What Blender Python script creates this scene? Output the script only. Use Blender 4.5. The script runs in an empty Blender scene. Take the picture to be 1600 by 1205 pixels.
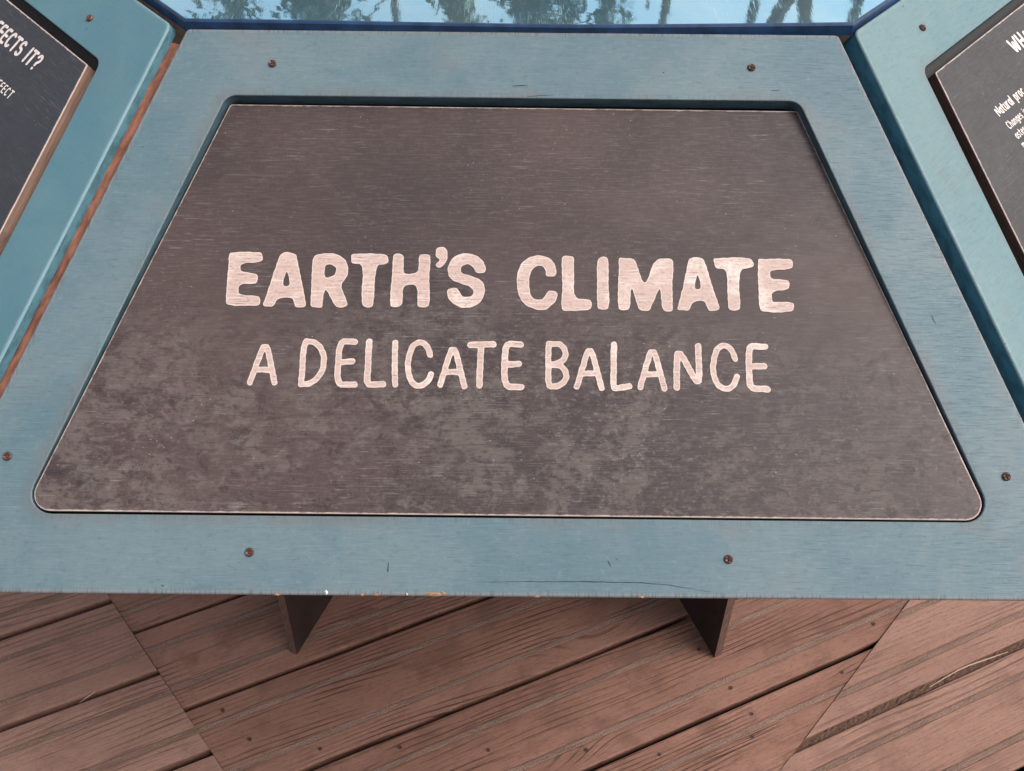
import bpy, math, random
import numpy as np
from mathutils import Matrix, Vector
from mathutils.geometry import tessellate_polygon

# ---------------------------------------------------------------- camera, sky, sun, exposure
scene = bpy.context.scene
TZ = 0.77                                   # height of the table's outer edge above the deck
cam_d = bpy.data.cameras.new("camera")
cam = bpy.data.objects.new("camera", cam_d)
scene.collection.objects.link(cam)
cam_d.sensor_fit = 'HORIZONTAL'; cam_d.sensor_width = 36.0; cam_d.lens = 31.5
cam_d.clip_start = 0.02; cam_d.clip_end = 3000
R_ = Vector((0.99994687, 0.00403212, 0.00948652)); U_ = Vector((-0.0090573, 0.78306668, 0.6218718))
F_ = Vector((0.00492111, 0.62192469, -0.7830616))
cam.matrix_world = Matrix(((R_.x, U_.x, -F_.x, -0.0011), (R_.y, U_.y, -F_.y, -1.2636),
                           (R_.z, U_.z, -F_.z, 0.5606 + TZ), (0, 0, 0, 1)))
scene.camera = cam
SUN_EL, SUN_AZ = math.radians(52), math.radians(96)     # azimuth clockwise from +Y
world = bpy.data.worlds.new("World"); scene.world = world; world.use_nodes = True
wn = world.node_tree; bg = wn.nodes["Background"]
sky = wn.nodes.new("ShaderNodeTexSky"); sky.sky_type = 'NISHITA'; sky.sun_disc = False
sky.sun_elevation = SUN_EL; sky.sun_rotation = SUN_AZ
sky.air_density = 1.0; sky.dust_density = 6.0; sky.ozone_density = 1.0
hs = wn.nodes.new("ShaderNodeHueSaturation"); hs.inputs["Saturation"].default_value = 0.38      # high white overcast
wn.links.new(sky.outputs[0], hs.inputs["Color"]); wn.links.new(hs.outputs[0], bg.inputs[0]); bg.inputs[1].default_value = 0.15
sun_d = bpy.data.lights.new("sun", 'SUN'); sun_d.energy = 0.65; sun_d.angle = math.radians(28); sun_d.color = (1.0, 0.93, 0.85)
sun = bpy.data.objects.new("sun", sun_d); scene.collection.objects.link(sun)
sd = Vector((math.sin(SUN_AZ) * math.cos(SUN_EL), math.cos(SUN_AZ) * math.cos(SUN_EL), math.sin(SUN_EL)))
sun.rotation_euler = sd.to_track_quat('Z', 'Y').to_euler(); sun.location = sd * 20
vs = scene.view_settings; vs.view_transform = 'Standard'; vs.look = 'None'; vs.gamma = 1.0; vs.exposure = 0.52
vs.use_curve_mapping = False

rng = random.Random(7)
COL = scene.collection

# ---------------------------------------------------------------- node helpers
class NT:
    def __init__(s, name):
        s.m = bpy.data.materials.new(name); s.m.use_nodes = True
        s.t = s.m.node_tree; s.t.nodes.clear()
        s.out = s.n("ShaderNodeOutputMaterial")
    def n(s, kind, **kw):
        nd = s.t.nodes.new(kind)
        for k, v in kw.items(): setattr(nd, k, v)
        return nd
    def put(s, sock, v):
        if isinstance(v, bpy.types.NodeSocket): s.t.links.new(v, sock)
        elif v is not None:
            if sock.type == 'RGBA' and not isinstance(v, (int, float)) and len(v) == 3: v = (*v, 1)
            sock.default_value = v
    def obj(s, rnd=0.0):
        c = s.n("ShaderNodeTexCoord").outputs["Object"]
        if rnd:
            r = s.n("ShaderNodeObjectInfo").outputs["Random"]
            cv = s.n("ShaderNodeCombineXYZ")
            for i, f in enumerate((1.0, 0.37, 0.71)): s.put(cv.inputs[i], s.math('MULTIPLY', r, rnd * f))
            a = s.n("ShaderNodeVectorMath", operation='ADD'); s.put(a.inputs[0], c); s.put(a.inputs[1], cv.outputs[0]); c = a.outputs[0]
        return c
    def map(s, v, scale=(1, 1, 1), loc=(0, 0, 0), rot=(0, 0, 0)):
        m = s.n("ShaderNodeMapping"); s.put(m.inputs[0], v); m.inputs[1].default_value = loc; m.inputs[2].default_value = rot; m.inputs[3].default_value = scale
        return m.outputs[0]
    def noise(s, v, scale, detail=3, rough=0.55, dist=0.0, off=0.0):
        if off: v = s.map(v, loc=(off, off * 1.7, off * 0.6))
        t = s.n("ShaderNodeTexNoise"); s.put(t.inputs["Vector"], v); s.put(t.inputs["Scale"], scale)
        t.inputs["Detail"].default_value = detail; t.inputs["Roughness"].default_value = rough; t.inputs["Distortion"].default_value = dist
        return t.outputs["Fac"]
    def vor(s, v, scale, feature='F1', rnd=1.0):
        t = s.n("ShaderNodeTexVoronoi", feature=feature); s.put(t.inputs["Vector"], v); s.put(t.inputs["Scale"], scale)
        t.inputs["Randomness"].default_value = rnd
        return t
    def math(s, op, a, b=None, c=None, clamp=False):
        m = s.n("ShaderNodeMath", operation=op); m.use_clamp = clamp
        s.put(m.inputs[0], a); s.put(m.inputs[1], b)
        if c is not None: s.put(m.inputs[2], c)
        return m.outputs[0]
    def mul(s, a, b): return s.math('MULTIPLY', a, b)
    def rng(s, v, a, b, c=0.0, d=1.0, smooth=True):
        m = s.n("ShaderNodeMapRange"); m.interpolation_type = 'SMOOTHSTEP' if smooth else 'LINEAR'
        s.put(m.inputs[0], v); s.put(m.inputs[1], a); s.put(m.inputs[2], b); s.put(m.inputs[3], c); s.put(m.inputs[4], d)
        return m.outputs[0]
    def mix(s, f, a, b, blend='MIX'):
        m = s.n("ShaderNodeMix", data_type='RGBA', blend_type=blend)
        s.put(m.inputs[0], f); s.put(m.inputs[6], a); s.put(m.inputs[7], b)
        return m.outputs[2]
    def attr(s, name): return s.n("ShaderNodeAttribute", attribute_name=name).outputs["Fac"]
    def sep(s, v):
        n = s.n("ShaderNodeSeparateXYZ"); s.put(n.inputs[0], v); return n.outputs
    def bump(s, h, strength, dist, nrm=None):
        b = s.n("ShaderNodeBump"); s.put(b.inputs["Height"], h); b.inputs["Strength"].default_value = strength; b.inputs["Distance"].default_value = dist
        if nrm is not None: s.put(b.inputs["Normal"], nrm)
        return b.outputs[0]
    def bsdf(s, col, rough=0.6, spec=0.5, metal=0.0, nrm=None):
        b = s.n("ShaderNodeBsdfPrincipled"); s.put(b.inputs["Base Color"], col); s.put(b.inputs["Roughness"], rough)
        s.put(b.inputs["Specular IOR Level"], spec); s.put(b.inputs["Metallic"], metal)
        if nrm is not None: s.put(b.inputs["Normal"], nrm)
        s.t.links.new(b.outputs[0], s.out.inputs[0]); return s.m

def mat_paint(name, col, col2, grain, dirt, wearcol, seed, chalk_highlight=0.3):
    """brushed-on weathered blue paint over plywood: fine horizontal grain, grime round the opening, rubbed edges with a painted highlight"""
    t = NT(name); c = t.obj()
    c = t.map(c, loc=(seed, seed * 0.31, 0))
    big = t.noise(c, 9, 5, 0.65, 0.4)
    col = t.mix(t.rng(big, 0.38, 0.62), col, col2)
    # plywood grain: long thin checks along the sheet
    wob = t.map(c, scale=(60, 950, 60))
    g1 = t.noise(wob, 1.0, 4, 0.65, 0.25)
    g2 = t.noise(t.map(c, scale=(34, 1500, 60)), 1.0, 2, 0.6)
    pres = t.rng(t.noise(c, 11, 3, 0.6, off=3.1), 0.33, 0.66)
    checks = t.mul(t.rng(g1, 0.53, 0.68), t.math('MULTIPLY_ADD', pres, 0.7, 0.3))
    col = t.mix(t.mul(checks, 0.42 * grain), col, (0.070, 0.105, 0.12))
    col = t.mix(t.mul(t.rng(g2, 0.5, 0.75), 0.10 * grain), col, (0.40, 0.48, 0.50))
    # cross brush texture
    g3 = t.noise(t.map(c, scale=(900, 40, 60)), 1.0, 2, 0.5)
    col = t.mix(t.mul(t.rng(g3, 0.52, 0.8), 0.10), col, (0.06, 0.10, 0.12))
    # dark nicks
    nick = t.vor(t.map(c, scale=(26, 44, 30)), 1.0)
    nk = t.mul(t.rng(nick.outputs["Distance"], 0.018, 0.042, 1, 0), t.rng(t.noise(c, 9, 2, 0.5, off=8.0), 0.48, 0.56))
    col = t.mix(t.mul(nk, 0.75), col, (0.03, 0.05, 0.06))
    gr = t.noise(t.map(c, scale=(210, 330, 60)), 1.0, 4, 0.75, off=6.2)
    col = t.mix(t.mul(t.rng(gr, 0.54, 0.70), 0.34 * dirt), col, (0.05, 0.075, 0.085))
    col = t.mix(t.mul(t.rng(gr, 0.44, 0.32), 0.22 * dirt), col, (0.24, 0.29, 0.30))
    # grey handling grime patches
    sm = t.noise(c, 12, 5, 0.65, 0.6, off=5.3)
    col = t.mix(t.mul(t.rng(sm, 0.52, 0.72), 0.50 * dirt), col, (0.155, 0.165, 0.17))
    # grime collected round the opening
    ei = t.attr("ei"); eo = t.attr("eo")
    nz = t.noise(t.map(c, scale=(90, 90, 90)), 1.0, 4, 0.65)
    band = t.rng(t.math('ADD', ei, t.math('MULTIPLY', t.math('SUBTRACT', nz, 0.5), 0.014)), 0.001, 0.012, 1, 0)
    band = t.mul(band, t.rng(t.noise(c, 14, 3, 0.6, off=2.0), 0.38, 0.62, 0.05, 1.0))
    col = t.mix(t.mul(band, 0.55 * dirt), col, (0.135, 0.138, 0.138))
    # rubbed outer edges: chalky paint that also paints in the edge highlight, then dark end fibres standing across the arris
    rag = t.noise(t.map(c, scale=(420, 55, 60)), 1.0, 4, 0.7)
    e = t.math('ADD', eo, t.math('MULTIPLY', t.math('SUBTRACT', rag, 0.5), 0.006))
    col = t.mix(t.mul(t.rng(e, 0.0004, 0.0030, 1, 0), chalk_highlight), col, (0.42, 0.50, 0.52))
    col = t.mix(t.mul(t.rng(e, 0.0006, 0.0042, 1, 0), 0.75 * grain), col, wearcol)
    tick = t.rng(t.noise(t.map(c, scale=(760, 60, 60)), 1.0, 3, 0.6, off=4), 0.50, 0.62)
    near = t.math('MAXIMUM', t.rng(eo, 0.001, 0.0052, 1, 0), t.mul(t.rng(ei, 0.001, 0.0070, 1, 0), 0.45))
    col = t.mix(t.mul(t.mul(tick, near), 0.46 * grain), col, (0.045, 0.045, 0.05))
    h = t.math('SUBTRACT', t.mul(g1, 0.5 * grain), t.mul(checks, 0.8))
    h = t.math('SUBTRACT', h, nk)
    rough = t.rng(g1, 0.3, 0.7, 0.46, 0.62)
    return t.bsdf(col, rough, 0.42, 0, t.bump(h, 0.30, 0.0006))

def mat_wall(name, col, speck):
    t = NT(name); c = t.obj()
    n = t.noise(t.map(c, scale=(60, 60, 160)), 1.0, 4, 0.7)
    cc = t.mix(t.rng(n, 0.4, 0.7), col, tuple(x * 0.55 for x in col))
    v = t.vor(c, 330); sp = t.mul(t.rng(v.outputs["Distance"], 0.08, 0.16, 1, 0), t.rng(t.noise(c, 120, 2), 0.55, 0.6))
    cc = t.mix(t.mul(sp, speck), cc, (0.35, 0.33, 0.33))
    return t.bsdf(cc, 0.55, 0.4, 0, t.bump(n, 0.4, 0.001))

def mat_board(name, base, warm, pale, stain, scratch, seed):
    """black-painted sign face: rubbed, scratched along the grain, mottled where water has stood"""
    t = NT(name); c0 = t.obj(); c = t.map(c0, loc=(seed, seed * 0.7, 0))
    x, y, z = t.sep(c0)
    big = t.noise(c, 4.2, 4, 0.55, 0.3)
    col = t.mix(t.rng(big, 0.36, 0.66), base, warm)
    fine = t.noise(t.map(c, scale=(60, 900, 50)), 1.0, 3, 0.6)
    col = t.mix(t.mul(t.rng(fine, 0.48, 0.72), 0.30), col, pale)
    cross = t.noise(t.map(c, scale=(1000, 160, 50)), 1.0, 2, 0.6)
    col = t.mix(t.mul(t.rng(cross, 0.52, 0.75), 0.14), col, pale)
    # weathered lower part: pale rubbed grain with dark blotches left standing
    low = t.rng(t.math('ADD', y, t.mul(t.math('SUBTRACT', t.noise(c, 5, 3), 0.5), 0.20)), 0.08, 0.20, 1, 0.0)
    low = t.mul(low, stain)
    patch = t.math('ADD', t.mul(t.noise(t.map(c, scale=(11, 14, 9)), 1.0, 3, 0.6, 0.2, off=4.4), 0.30), t.mul(t.noise(t.map(c, scale=(62, 84, 9)), 1.0, 7, 0.74, 0.3, off=2.7), 0.70))
    streak = t.noise(t.map(c, scale=(30, 640, 40)), 1.0, 4, 0.7)
    edge = t.math('ADD', patch, t.mul(t.math('SUBTRACT', streak, 0.5), 0.30))
    rub = t.mul(t.rng(edge, 0.47, 0.56), low)
    col = t.mix(t.mul(rub, 0.60), col, pale)
    col = t.mix(t.mul(t.mul(t.rng(streak, 0.50, 0.66), rub), 0.55), col, tuple(v * 0.8 for v in base))
    blot = t.noise(t.map(c, scale=(70, 85, 20)), 1.0, 6, 0.70, 0.4, off=9.1)
    col = t.mix(t.mul(t.mul(t.rng(blot, 0.53, 0.62), low), 0.55), col, tuple(v * 0.62 for v in base))
    # fine pale scratches along the grain, in loose drifts
    s1 = t.noise(t.map(c, scale=(46, 900, 30)), 1.0, 4, 0.66)
    drift = t.rng(t.noise(t.map(c, scale=(9, 13, 8)), 1.0, 6, 0.72, 0.4, off=6.6), 0.43, 0.62)
    sc = t.mul(t.rng(s1, 0.56, 0.70), drift)
    s2 = t.noise(t.map(c, scale=(220, 640, 30)), 1.0, 4, 0.7)
    drift2 = t.rng(t.noise(t.map(c, scale=(14, 18, 9)), 1.0, 5, 0.66, 0.4, off=1.6), 0.47, 0.68)
    sc2 = t.mul(t.mul(t.rng(s2, 0.55, 0.70), drift2), 0.65)
    col = t.mix(t.math('MULTIPLY', t.math('MAXIMUM', sc, sc2), 0.34 * scratch, clamp=True), col, (0.40, 0.355, 0.345))
    # a few long fresh scratches
    s3 = t.noise(t.map(c, scale=(9, 820, 30)), 1.0, 2, 0.5, off=12.0)
    col = t.mix(t.mul(t.rng(s3, 0.735, 0.78), 0.2 * scratch), col, (0.45, 0.40, 0.38))
    # crisp speckled weathering: paint lost and dirt kept in millimetre grains
    sp1 = t.noise(t.map(c, scale=(190, 300, 60)), 1.0, 5, 0.8, off=3.9)
    spz = t.rng(t.noise(t.map(c, scale=(7, 9, 7)), 1.0, 5, 0.7, off=7.1), 0.36, 0.62, 0.25, 1.0)
    spz = t.math('MULTIPLY', spz, t.math('MULTIPLY_ADD', low, 0.75, 0.35))
    col = t.mix(t.mul(t.mul(t.rng(sp1, 0.54, 0.66), spz), 0.62), col, tuple(v * 1.25 for v in pale))
    col = t.mix(t.mul(t.mul(t.rng(sp1, 0.46, 0.35), spz), 0.60), col, tuple(v * 0.45 for v in base))
    # flecks of dust
    v = t.vor(t.map(c, scale=(1, 1.6, 1)), 150); fl = t.mul(t.rng(v.outputs["Distance"], 0.05, 0.10, 1, 0), t.rng(t.noise(c, 30, 2, 0.5, off=2.2), 0.56, 0.62))
    col = t.mix(t.mul(fl, 0.5 * scratch), col, (0.5, 0.45, 0.44))
    # bare arris
    eo = t.attr("eo"); rag = t.noise(t.map(c, scale=(160, 160, 60)), 1.0, 4, 0.7)
    e = t.math('ADD', eo, t.mul(t.math('SUBTRACT', rag, 0.5), 0.0022))
    col = t.mix(t.mul(t.rng(e, 0.0004, 0.0014, 1, 0), 0.9), col, (0.56, 0.43, 0.38))
    h = t.math('ADD', t.mul(fine, 0.5), t.mul(streak, 0.4))
    rough = t.math('ADD', t.rng(patch, 0.35, 0.65, 0.42, 0.60), t.mul(rub, 0.08))
    return t.bsdf(col, rough, 0.32, 0, t.bump(h, 0.22, 0.0005))

def mat_letter(name, pink, white, seed):
    t = NT(name); c = t.map(t.obj(), loc=(seed, seed, 0))
    mot = t.noise(t.map(c, scale=(20, 26, 10)), 1.0, 5, 0.62, 0.3)
    col = t.mix(t.rng(mot, 0.48, 0.70, 0.0, 0.7), pink, white)
    sp = t.noise(c, 420, 3, 0.6)
    col = t.mix(t.mul(t.rng(sp, 0.50, 0.66), 0.55), col, tuple(x * 0.66 for x in pink))
    s1 = t.noise(t.map(c, scale=(70, 1000, 30)), 1.0, 3, 0.6)
    drift = t.rng(t.noise(c, 16, 3, 0.6, off=4.0), 0.42, 0.64, 0.35, 1)
    col = t.mix(t.mul(t.mul(t.rng(s1, 0.56, 0.66), drift), 0.85), col, (0.20, 0.16, 0.155))
    s2 = t.noise(t.map(c, scale=(50, 900, 30)), 1.0, 2, 0.6, off=7.0)
    col = t.mix(t.mul(t.rng(s2, 0.58, 0.7), 0.5), col, white)
    ed = t.rng(t.attr("sd"), 0.0003, 0.0011, 1, 0)
    col = t.mix(t.mul(ed, 0.35), col, tuple(min(1, x * 1.05) for x in white))
    return t.bsdf(col, 0.6, 0.3, 0, t.bump(s1, 0.2, 0.0004))

def mat_ply(name, a, b, axis_scale):
    t = NT(name); c = t.obj(0.0)
    n = t.noise(t.map(c, scale=axis_scale), 1.0, 4, 0.65, 0.2)
    m = t.noise(c, 35, 4, 0.6)
    col = t.mix(t.rng(n, 0.35, 0.68), a, b)
    col = t.mix(t.mul(t.rng(m, 0.52, 0.72), 0.6), col, tuple(x * 0.35 for x in a))
    return t.bsdf(col, 0.75, 0.25, 0, t.bump(n, 0.5, 0.001))

def mat_deck(name, light, mid, dark, strength):
    """weathered softwood decking, dark latewood lines standing in a paler ground"""
    t = NT(name); c = t.obj(9.0)
    x, y, z = t.sep(c)
    wander = t.noise(t.map(c, scale=(1.1, 6.0, 4)), 1.0, 2, 0.45)
    fineW = t.noise(t.map(c, scale=(9, 45, 20)), 1.0, 3, 0.6)
    # knots push the rings aside
    kn = t.vor(t.map(c, scale=(2.1, 6.5, 0.0)), 1.0)
    kd = kn.outputs["Distance"]
    kmask = t.rng(kd, 0.0, 0.34, 1, 0)
    ph = t.math('ADD', t.mul(y, 120.0), t.mul(wander, 13.0))
    ph = t.math('ADD', ph, t.mul(fineW, 0.22))
    ph = t.math('ADD', ph, t.mul(kmask, 4.5))
    s = t.math('SINE', t.mul(ph, 6.2832))
    line = t.rng(s, 0.30, 1.0)
    fib = t.noise(t.map(c, scale=(18, 700, 60)), 1.0, 5, 0.75)
    fade = t.rng(t.noise(t.map(c, scale=(5, 26, 9)), 1.0, 4, 0.6, off=3.3), 0.40, 0.64)
    col = t.mix(t.rng(t.noise(t.map(c, scale=(3, 10, 4)), 1.0, 4, 0.6, off=5), 0.35, 0.68), light, mid)
    col = t.mix(t.mul(t.rng(fib, 0.44, 0.66), 0.55), col, tuple(v * 0.62 for v in mid))
    lines = t.mul(t.mul(line, fade), t.rng(fib, 0.30, 0.55, 0.45, 1.0))
    col = t.mix(t.mul(lines, 0.72 * strength), col, dark)
    st = t.noise(t.map(c, scale=(9, 380, 20)), 1.0, 4, 0.66, 0.0, off=7.7)
    col = t.mix(t.mul(t.mul(t.rng(st, 0.57, 0.66), fade), 0.85 * strength), col, tuple(v * 0.8 for v in dark))
    tone = t.n("ShaderNodeObjectInfo").outputs["Random"]
    col = t.mix(t.rng(tone, 0.0, 1.0, 0.0, 0.45, False), col, tuple(v * 0.72 for v in mid))
    speck = t.noise(t.map(c, scale=(160, 420, 60)), 1.0, 4, 0.75, off=8.8)
    col = t.mix(t.mul(t.rng(speck, 0.52, 0.68), 0.55), col, tuple(v * 0.42 for v in mid))
    col = t.mix(t.mul(t.rng(speck, 0.42, 0.28), 0.25), col, tuple(min(1, v * 1.35) for v in light))
    # knot hearts
    kh = t.mul(t.rng(t.math('ADD', kd, t.mul(t.math('SUBTRACT', fineW, 0.5), 0.06)), 0.05, 0.10, 1, 0), t.rng(t.sep(kn.outputs["Color"])[0], 0.40, 0.42))
    col = t.mix(t.mul(kh, 0.8), col, tuple(v * 0.7 for v in dark))
    blot = t.noise(c, 12, 5, 0.65, 0.3, off=1.1)
    col = t.mix(t.mul(t.rng(blot, 0.50, 0.68), 0.50 * strength), col, tuple(v * 0.55 for v in mid))
    v = t.vor(c, 95); fl = t.mul(t.rng(v.outputs["Distance"], 0.04, 0.09, 1, 0), t.rng(t.noise(c, 25, 2, 0.5, off=2.2), 0.60, 0.64))
    col = t.mix(t.mul(fl, 0.6), col, (0.45, 0.38, 0.33))
    h = t.math('ADD', t.mul(fib, 0.7), t.mul(lines, -0.5))
    h = t.math('ADD', h, t.mul(fineW, 0.4))
    return t.bsdf(col, 0.72, 0.3, 0, t.bump(h, 0.8, 0.002))

def mat_grit(name, a, b):
    t = NT(name); c = t.obj(5.0)
    n = t.noise(c, 900, 2, 0.7); g = t.vor(c, 520).outputs["Distance"]
    col = t.mix(t.rng(n, 0.35, 0.65), a, b)
    col = t.mix(t.mul(t.rng(t.noise(c, 700, 1, 0.5, off=3), 0.68, 0.74), 0.7), col, (0.42, 0.37, 0.33))
    col = t.mix(t.mul(t.rng(t.noise(t.map(c, scale=(12, 60, 10)), 1.0, 3), 0.4, 0.7), 0.4), col, tuple(x * 0.6 for x in a))
    return t.bsdf(col, 0.8, 0.3, 0, t.bump(t.math('ADD', n, g), 0.9, 0.0018))

def mat_plain(name, col, rough=0.6, spec=0.4, metal=0.0, bscale=200, bump=0.3, var=0.5):
    t = NT(name); c = t.obj()
    n = t.noise(c, bscale, 4, 0.6)
    cc = t.mix(t.rng(n, 0.35, 0.7), col, tuple(x * (1 - var) for x in col))
    return t.bsdf(cc, rough, spec, metal, t.bump(n, bump, 0.001))

M = {}
M['paint_mid'] = mat_paint('weathered blue paint', (0.090, 0.153, 0.181), (0.128, 0.183, 0.202), 1.0, 1.0, (0.19, 0.185, 0.185), 0.0, 0.15)
M['paint_left'] = mat_paint('teal blue paint', (0.088, 0.198, 0.240), (0.108, 0.218, 0.256), 0.18, 0.25, (0.36, 0.44, 0.46), 3.7, 0.14)
M['paint_right'] = mat_paint('pale teal paint', (0.108, 0.200, 0.220), (0.130, 0.214, 0.228), 0.16, 0.75, (0.36, 0.42, 0.42), 7.9, 0.12)
M['wall_mid'] = mat_wall('dark teal opening wall', (0.055, 0.105, 0.130), 0.2)
M['wall_nb'] = mat_wall('blackened opening wall', (0.018, 0.018, 0.022), 0.7)
M['side_left'] = mat_wall('teal sheet edge', (0.085, 0.200, 0.245), 0.1)
M['side_right_shaded'] = mat_wall('deep teal sheet edge', (0.045, 0.160, 0.230), 0.1)  # deeper than the other edges: shade on the left-facing side put into the colour
M['board_mid'] = mat_board('black sign paint, weathered', (0.046, 0.032, 0.032), (0.076, 0.051, 0.048), (0.150, 0.121, 0.110), 1.0, 1.0, 0.0)
M['board_left'] = mat_board('black sign paint, glossy', (0.036, 0.037, 0.045), (0.042, 0.042, 0.050), (0.062, 0.063, 0.072), 0.2, 0.75, 2.3)
M['board_right'] = mat_board('black sign paint, dusty', (0.031, 0.028, 0.031), (0.038, 0.033, 0.035), (0.085, 0.076, 0.078), 0.5, 0.85, 5.1)
M['letter_mid'] = mat_letter('pink primer lettering', (0.52, 0.375, 0.325), (0.80, 0.69, 0.625), 0.0)
M['letter_nb'] = mat_letter('cream lettering', (0.72, 0.60, 0.56), (0.82, 0.76, 0.73), 2.0)
M['ply_sunlit'] = mat_ply('bare plywood edge, sunlit brown', (0.30, 0.190, 0.145), (0.20, 0.125, 0.095), (30, 30, 500))  # plywood brown lightened to carry the sunlight on the right-facing board edge
M['ply_shaded'] = mat_ply('bare plywood edge, dark brown', (0.125, 0.075, 0.058), (0.075, 0.045, 0.036), (30, 30, 500))  # same plywood, darkened so the colour carries the shade on these board edges
M['ledge'] = mat_wall('black backing sheet', (0.020, 0.018, 0.021), 0.6)
M['batten'] = mat_ply('red brown batten', (0.33, 0.140, 0.092), (0.17, 0.066, 0.044), (160, 40, 90))
M['fin_face'] = mat_ply('dark brown plywood', (0.036, 0.020, 0.017), (0.024, 0.014, 0.012), (30, 30, 12))  # leg faces, much darker brown than the leg edges
M['fin_edge'] = mat_ply('plywood leg edge', (0.17, 0.098, 0.076), (0.080, 0.047, 0.037), (500, 500, 8))
M['deck_mid'] = mat_deck('worn decking', (0.325, 0.168, 0.122), (0.240, 0.116, 0.082), (0.045, 0.016, 0.011), 1.25)
M['deck_side'] = mat_deck('smooth decking', (0.345, 0.194, 0.146), (0.285, 0.152, 0.112), (0.080, 0.036, 0.026), 0.85)
M['grit_mid'] = mat_grit('grit insert', (0.180, 0.102, 0.078), (0.350, 0.222, 0.172))
M['grit_side'] = mat_grit('grit insert, clean', (0.190, 0.112, 0.083), (0.310, 0.192, 0.146))
M['debris'] = mat_plain('packed debris', (0.155, 0.088, 0.064), 0.9, 0.2, 0, 600, 1.0, 0.7)
M['soil'] = mat_plain('dark soil', (0.030, 0.020, 0.016), 0.95, 0.1, 0, 40, 0.5, 0.5)
M['screw'] = mat_plain('rusty screw', (0.17, 0.085, 0.068), 0.38, 0.6, 0.55, 900, 0.5, 0.6)
M['deck_screw'] = mat_plain('dull deck screw', (0.085, 0.052, 0.042), 0.6, 0.4, 0.3, 900, 0.5, 0.5)
M['crack'] = mat_plain('crack shadow', (0.018, 0.024, 0.028), 0.9, 0.1, 0, 800, 0.2, 0.3)
M['raw'] = mat_plain('torn raw wood', (0.50, 0.27, 0.16), 0.8, 0.2, 0, 900, 0.8, 0.5)
M['chip'] = mat_plain('pale chip', (0.80, 0.76, 0.68), 0.7, 0.3, 0, 900, 0.5, 0.2)
M['straw'] = mat_plain('dry straw', (0.48, 0.33, 0.25), 0.6, 0.3, 0, 700, 0.4, 0.3)
M['navy'] = mat_plain('navy edge', (0.022, 0.060, 0.145), 0.35, 0.5, 0, 60, 0.15, 0.5)
M['bark'] = mat_plain('bark', (0.075, 0.070, 0.062), 0.9, 0.2, 0, 20, 0.8, 0.5)
M['leaf'] = mat_plain('foliage', (0.045, 0.080, 0.045), 0.6, 0.3, 0, 3, 0.0, 0.5)

def mat_mirror():
    t = NT('scratched blue mirror'); c = t.obj()
    sm = t.noise(c, 9, 5, 0.65, 0.4)
    col = t.mix(t.rng(sm, 0.35, 0.7), (0.46, 0.82, 1.0), (0.62, 0.92, 1.0))
    fine = t.noise(t.map(c, scale=(500, 90, 10)), 1.0, 3, 0.6)
    warp = t.noise(c, 26, 2, 0.5)
    rough = t.rng(t.noise(c, 40, 4, 0.6, off=2), 0.4, 0.7, 0.005, 0.03)
    nrm = t.bump(warp, 0.02, 0.004); nrm = t.bump(fine, 0.008, 0.0006, nrm)
    # scuffs: dull pale hairlines in many directions
    sc = None
    for k, (a, f) in enumerate(((0.5, 0.62), (1.9, 0.63), (2.6, 0.64), (1.2, 0.62))):
        n = t.noise(t.map(c, scale=(1500, 60, 9), rot=(0, 0, a)), 1.0, 2, 0.5, 0.4, off=k * 3.1)
        v = t.rng(n, f, f + 0.10); sc = v if sc is None else t.math('MAXIMUM', sc, v)
    sc = t.mul(sc, t.rng(t.noise(c, 20, 4, 0.6, off=6), 0.45, 0.65))
    met = t.math('SUBTRACT', 0.90, t.mul(sc, 0.3))
    col = t.mix(t.mul(sc, 0.6), col, (0.62, 0.80, 0.86))
    rough = t.math('ADD', rough, t.mul(sc, 0.25))
    return t.bsdf(col, rough, 0.5, met, nrm)
M['mirror'] = mat_mirror()

# ---------------------------------------------------------------- object helpers
def link(name, mesh=None, parent=None, mats=(), loc=None):
    o = bpy.data.objects.new(name, mesh); COL.objects.link(o)
    if parent: o.parent = parent
    if mesh:
        for m in mats: mesh.materials.append(M[m])
    if loc is not None: o.location = loc
    return o
def tag(o, label=None, cat=None, group=None, kind=None):
    for k, v in (("label", label), ("category", cat), ("group", group), ("kind", kind)):
        if v: o[k] = v
    return o
def mesh_of(name, verts, faces, mi=None, smooth=None):
    me = bpy.data.meshes.new(name); me.from_pydata([tuple(v) for v in verts], [], faces)
    if mi is not None: me.polygons.foreach_set("material_index", mi)
    if smooth is not None: me.polygons.foreach_set("use_smooth", smooth)
    me.update(); return me
def fattr(me, name, vals):
    a = me.attributes.new(name, 'FLOAT', 'POINT'); a.data.foreach_set("value", vals)

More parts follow.
